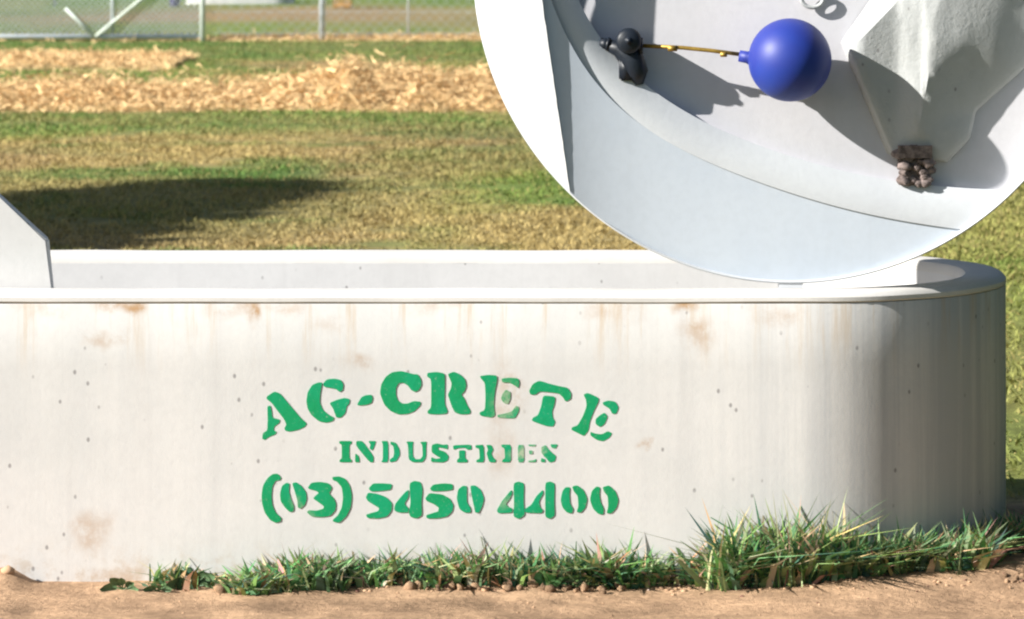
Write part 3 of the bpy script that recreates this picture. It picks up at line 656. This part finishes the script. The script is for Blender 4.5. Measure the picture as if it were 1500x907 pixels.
def netting(x0, x1, z0, z1, D, st, r):
    bm = bmesh.new()
    def strip(a, b):
        d = (Vector(b)-Vector(a)).normalized(); s_ = Vector((-d.z,0,d.x))*r
        a, b = Vector(a), Vector(b); k = Vector((0,r,0))
        for s2 in (s_, k): bm.faces.new([bm.verts.new(q_) for q_ in (a-s2, a+s2, b+s2, b-s2)])
    H_ = z1-z0; x_ = x0-H_
    while x_ < x1:
        for sg in (1,-1):
            xa, xb = (x_, x_+H_) if sg > 0 else (x_+H_, x_); za, zb = z0, z1
            lo, hi = max(min(xa,xb),x0), min(max(xa,xb),x1)
            if hi > lo+.02:
                zz = lambda x__: za+(zb-za)*(x__-xa)/(xb-xa)
                strip((lo,D,zz(lo)), (hi,D,zz(hi)))
        x_ += st
    me = bpy.data.meshes.new('netting'); bm.to_mesh(me); bm.free(); return me
link('wire_infill', netting(xl, xr, gz(54)+.02, 1.19, DG, .075, .006), M_galv, GT)
GP = root('gate_post', (GX(297,DG), DG, 0), 'pale green round post at the right end of the gate', 'fence post')
bm = bmesh.new(); tube(bm, [(GX(297,DG),DG-.02,-.05), (GX(297,DG),DG-.02,1.35)], .03, 14); link('shaft', bmmesh('shaft', bm), M_pale, GP, True)
bm = bmesh.new(); tube(bm, [(GX(297,DG),DG-.02,1.351), (GX(297,DG),DG-.02,1.38)], [.034,.02], 14); link('cap', bmmesh('cap', bm), M_pale, GP, True)
FN = root('wire_fence', (GX(500,DG), DG, 0), 'thin wire fence running right from the gate', 'fence')
bm = bmesh.new()
for z_ in (.1,.35,.62,.9,1.15): tube(bm, [(GX(300,DG),DG,z_), (GX(1500,DG),DG,z_)], .003, 5)
link('wire', bmmesh('wire', bm), M_galv, FN)
link('netting', netting(GX(301,DG), GX(1500,DG), .05, 1.15, DG+.01, .13, .0018), M_galv, FN)
def post(px, r, label, bot=61):
    D = GD(bot); o_ = root('fence_post', (GX(px,D), D, 0), label, 'fence post', 'posts of the wire fence')
    bm = bmesh.new(); tube(bm, [(GX(px,D),D,-.05), (GX(px,D),D,1.5)], r, 14); link('shaft', bmmesh('shaft', bm), M_galv, o_, True)
    bm = bmesh.new(); tube(bm, [(GX(px,D),D,1.501), (GX(px,D),D,1.53)], [r*1.1,r*.6], 14); link('cap', bmmesh('cap', bm), M_galv, o_, True)
post(472, .038, 'thick galvanised post in the middle of the wire fence')
post(598, .012, 'thin steel picket nearest the round cutaway in the wire fence', 58)

# ---------------- things beyond the fence ----------------
def farbox(): pass
D = 62.5; c_ = Vector((GX(352,D), D, 0))
WT = root('concrete_trough', c_, 'far white concrete trough lying beyond the gate at the top edge', 'trough')
def stad(bm, prof, L_, r0, c):
    rings = []
    for o_, z_ in prof:
        r_ = r0+o_; pts = []
        for i in range(17): a = -math.pi/2+math.pi*i/16; pts.append((L_/2+r_*math.cos(a), r_*math.sin(a)))
        for i in range(17): a = math.pi/2+math.pi*i/16; pts.append((-L_/2+r_*math.cos(a), r_*math.sin(a)))
        rings.append([bm.verts.new(c+Vector((x_,y_,z_))) for x_, y_ in pts])
    for a, b in zip(rings, rings[1:]):
        for k in range(len(a)): bm.faces.new((a[k], a[(k+1)%len(a)], b[(k+1)%len(a)], b[k]))
    return rings
bm = bmesh.new(); stad(bm, [(0,0),(0,.5),(-.01,.52)], 1.2, .35, c_); link('wall', bmmesh('wall', bm), M_in, WT, True)
bm = bmesh.new(); r_ = stad(bm, [(-.01,.522),(-.08,.522),(-.09,.1)], 1.2, .35, c_); bm.faces.new(r_[-1]); link('basin', bmmesh('basin', bm), M_rim, WT, True)
D = 60.5; DRM = root('drum', (GX(256,D), D, 0), 'dark purple blue drum standing left of the far white trough', 'drum')
bm = bmesh.new(); x_ = GX(256,D); tube(bm, [(x_,D,0),(x_,D,.28),(x_,D,.3),(x_,D,.32),(x_,D,.6)], [.09,.09,.1,.09,.09], 20); link('body', bmmesh('body', bm), plain('drum_paint', (.06,.05,.14), .4), DRM)
bm = bmesh.new(); tube(bm, [(x_,D,.601),(x_,D,.62)], [.085,.085], 20); link('lid', bmmesh('lid', bm), plain('lid', (.03,.03,.07), .4), DRM)
D = 59.5; BL = root('timber_crate', (GX(502,D), D, 0), 'orange timber crate standing beyond the fence beside the thick post', 'crate')
bm = bmesh.new()
for k in range(4): box(bm, (GX(502,D), D-.15, .06+k*.105), (.31,.02,.085), bev=.004); box(bm, (GX(502,D), D+.15, .06+k*.105), (.31,.02,.085), bev=.004)
for k in range(4):
    for s_ in (-1,1): box(bm, (GX(502,D)+s_*.145, D, .06+k*.105), (.02,.276,.085), bev=.004)
link('slat', bmmesh('slat', bm), plain('timber', (.55,.33,.13), .8, .4, 10), BL, label='horizontal timber slats of the crate')
bm = bmesh.new(); box(bm, (GX(502,D), D, .012), (.26,.26,.02)); link('base', bmmesh('base', bm), plain('timber_dark', (.32,.19,.1), .8, .4, 10), BL)
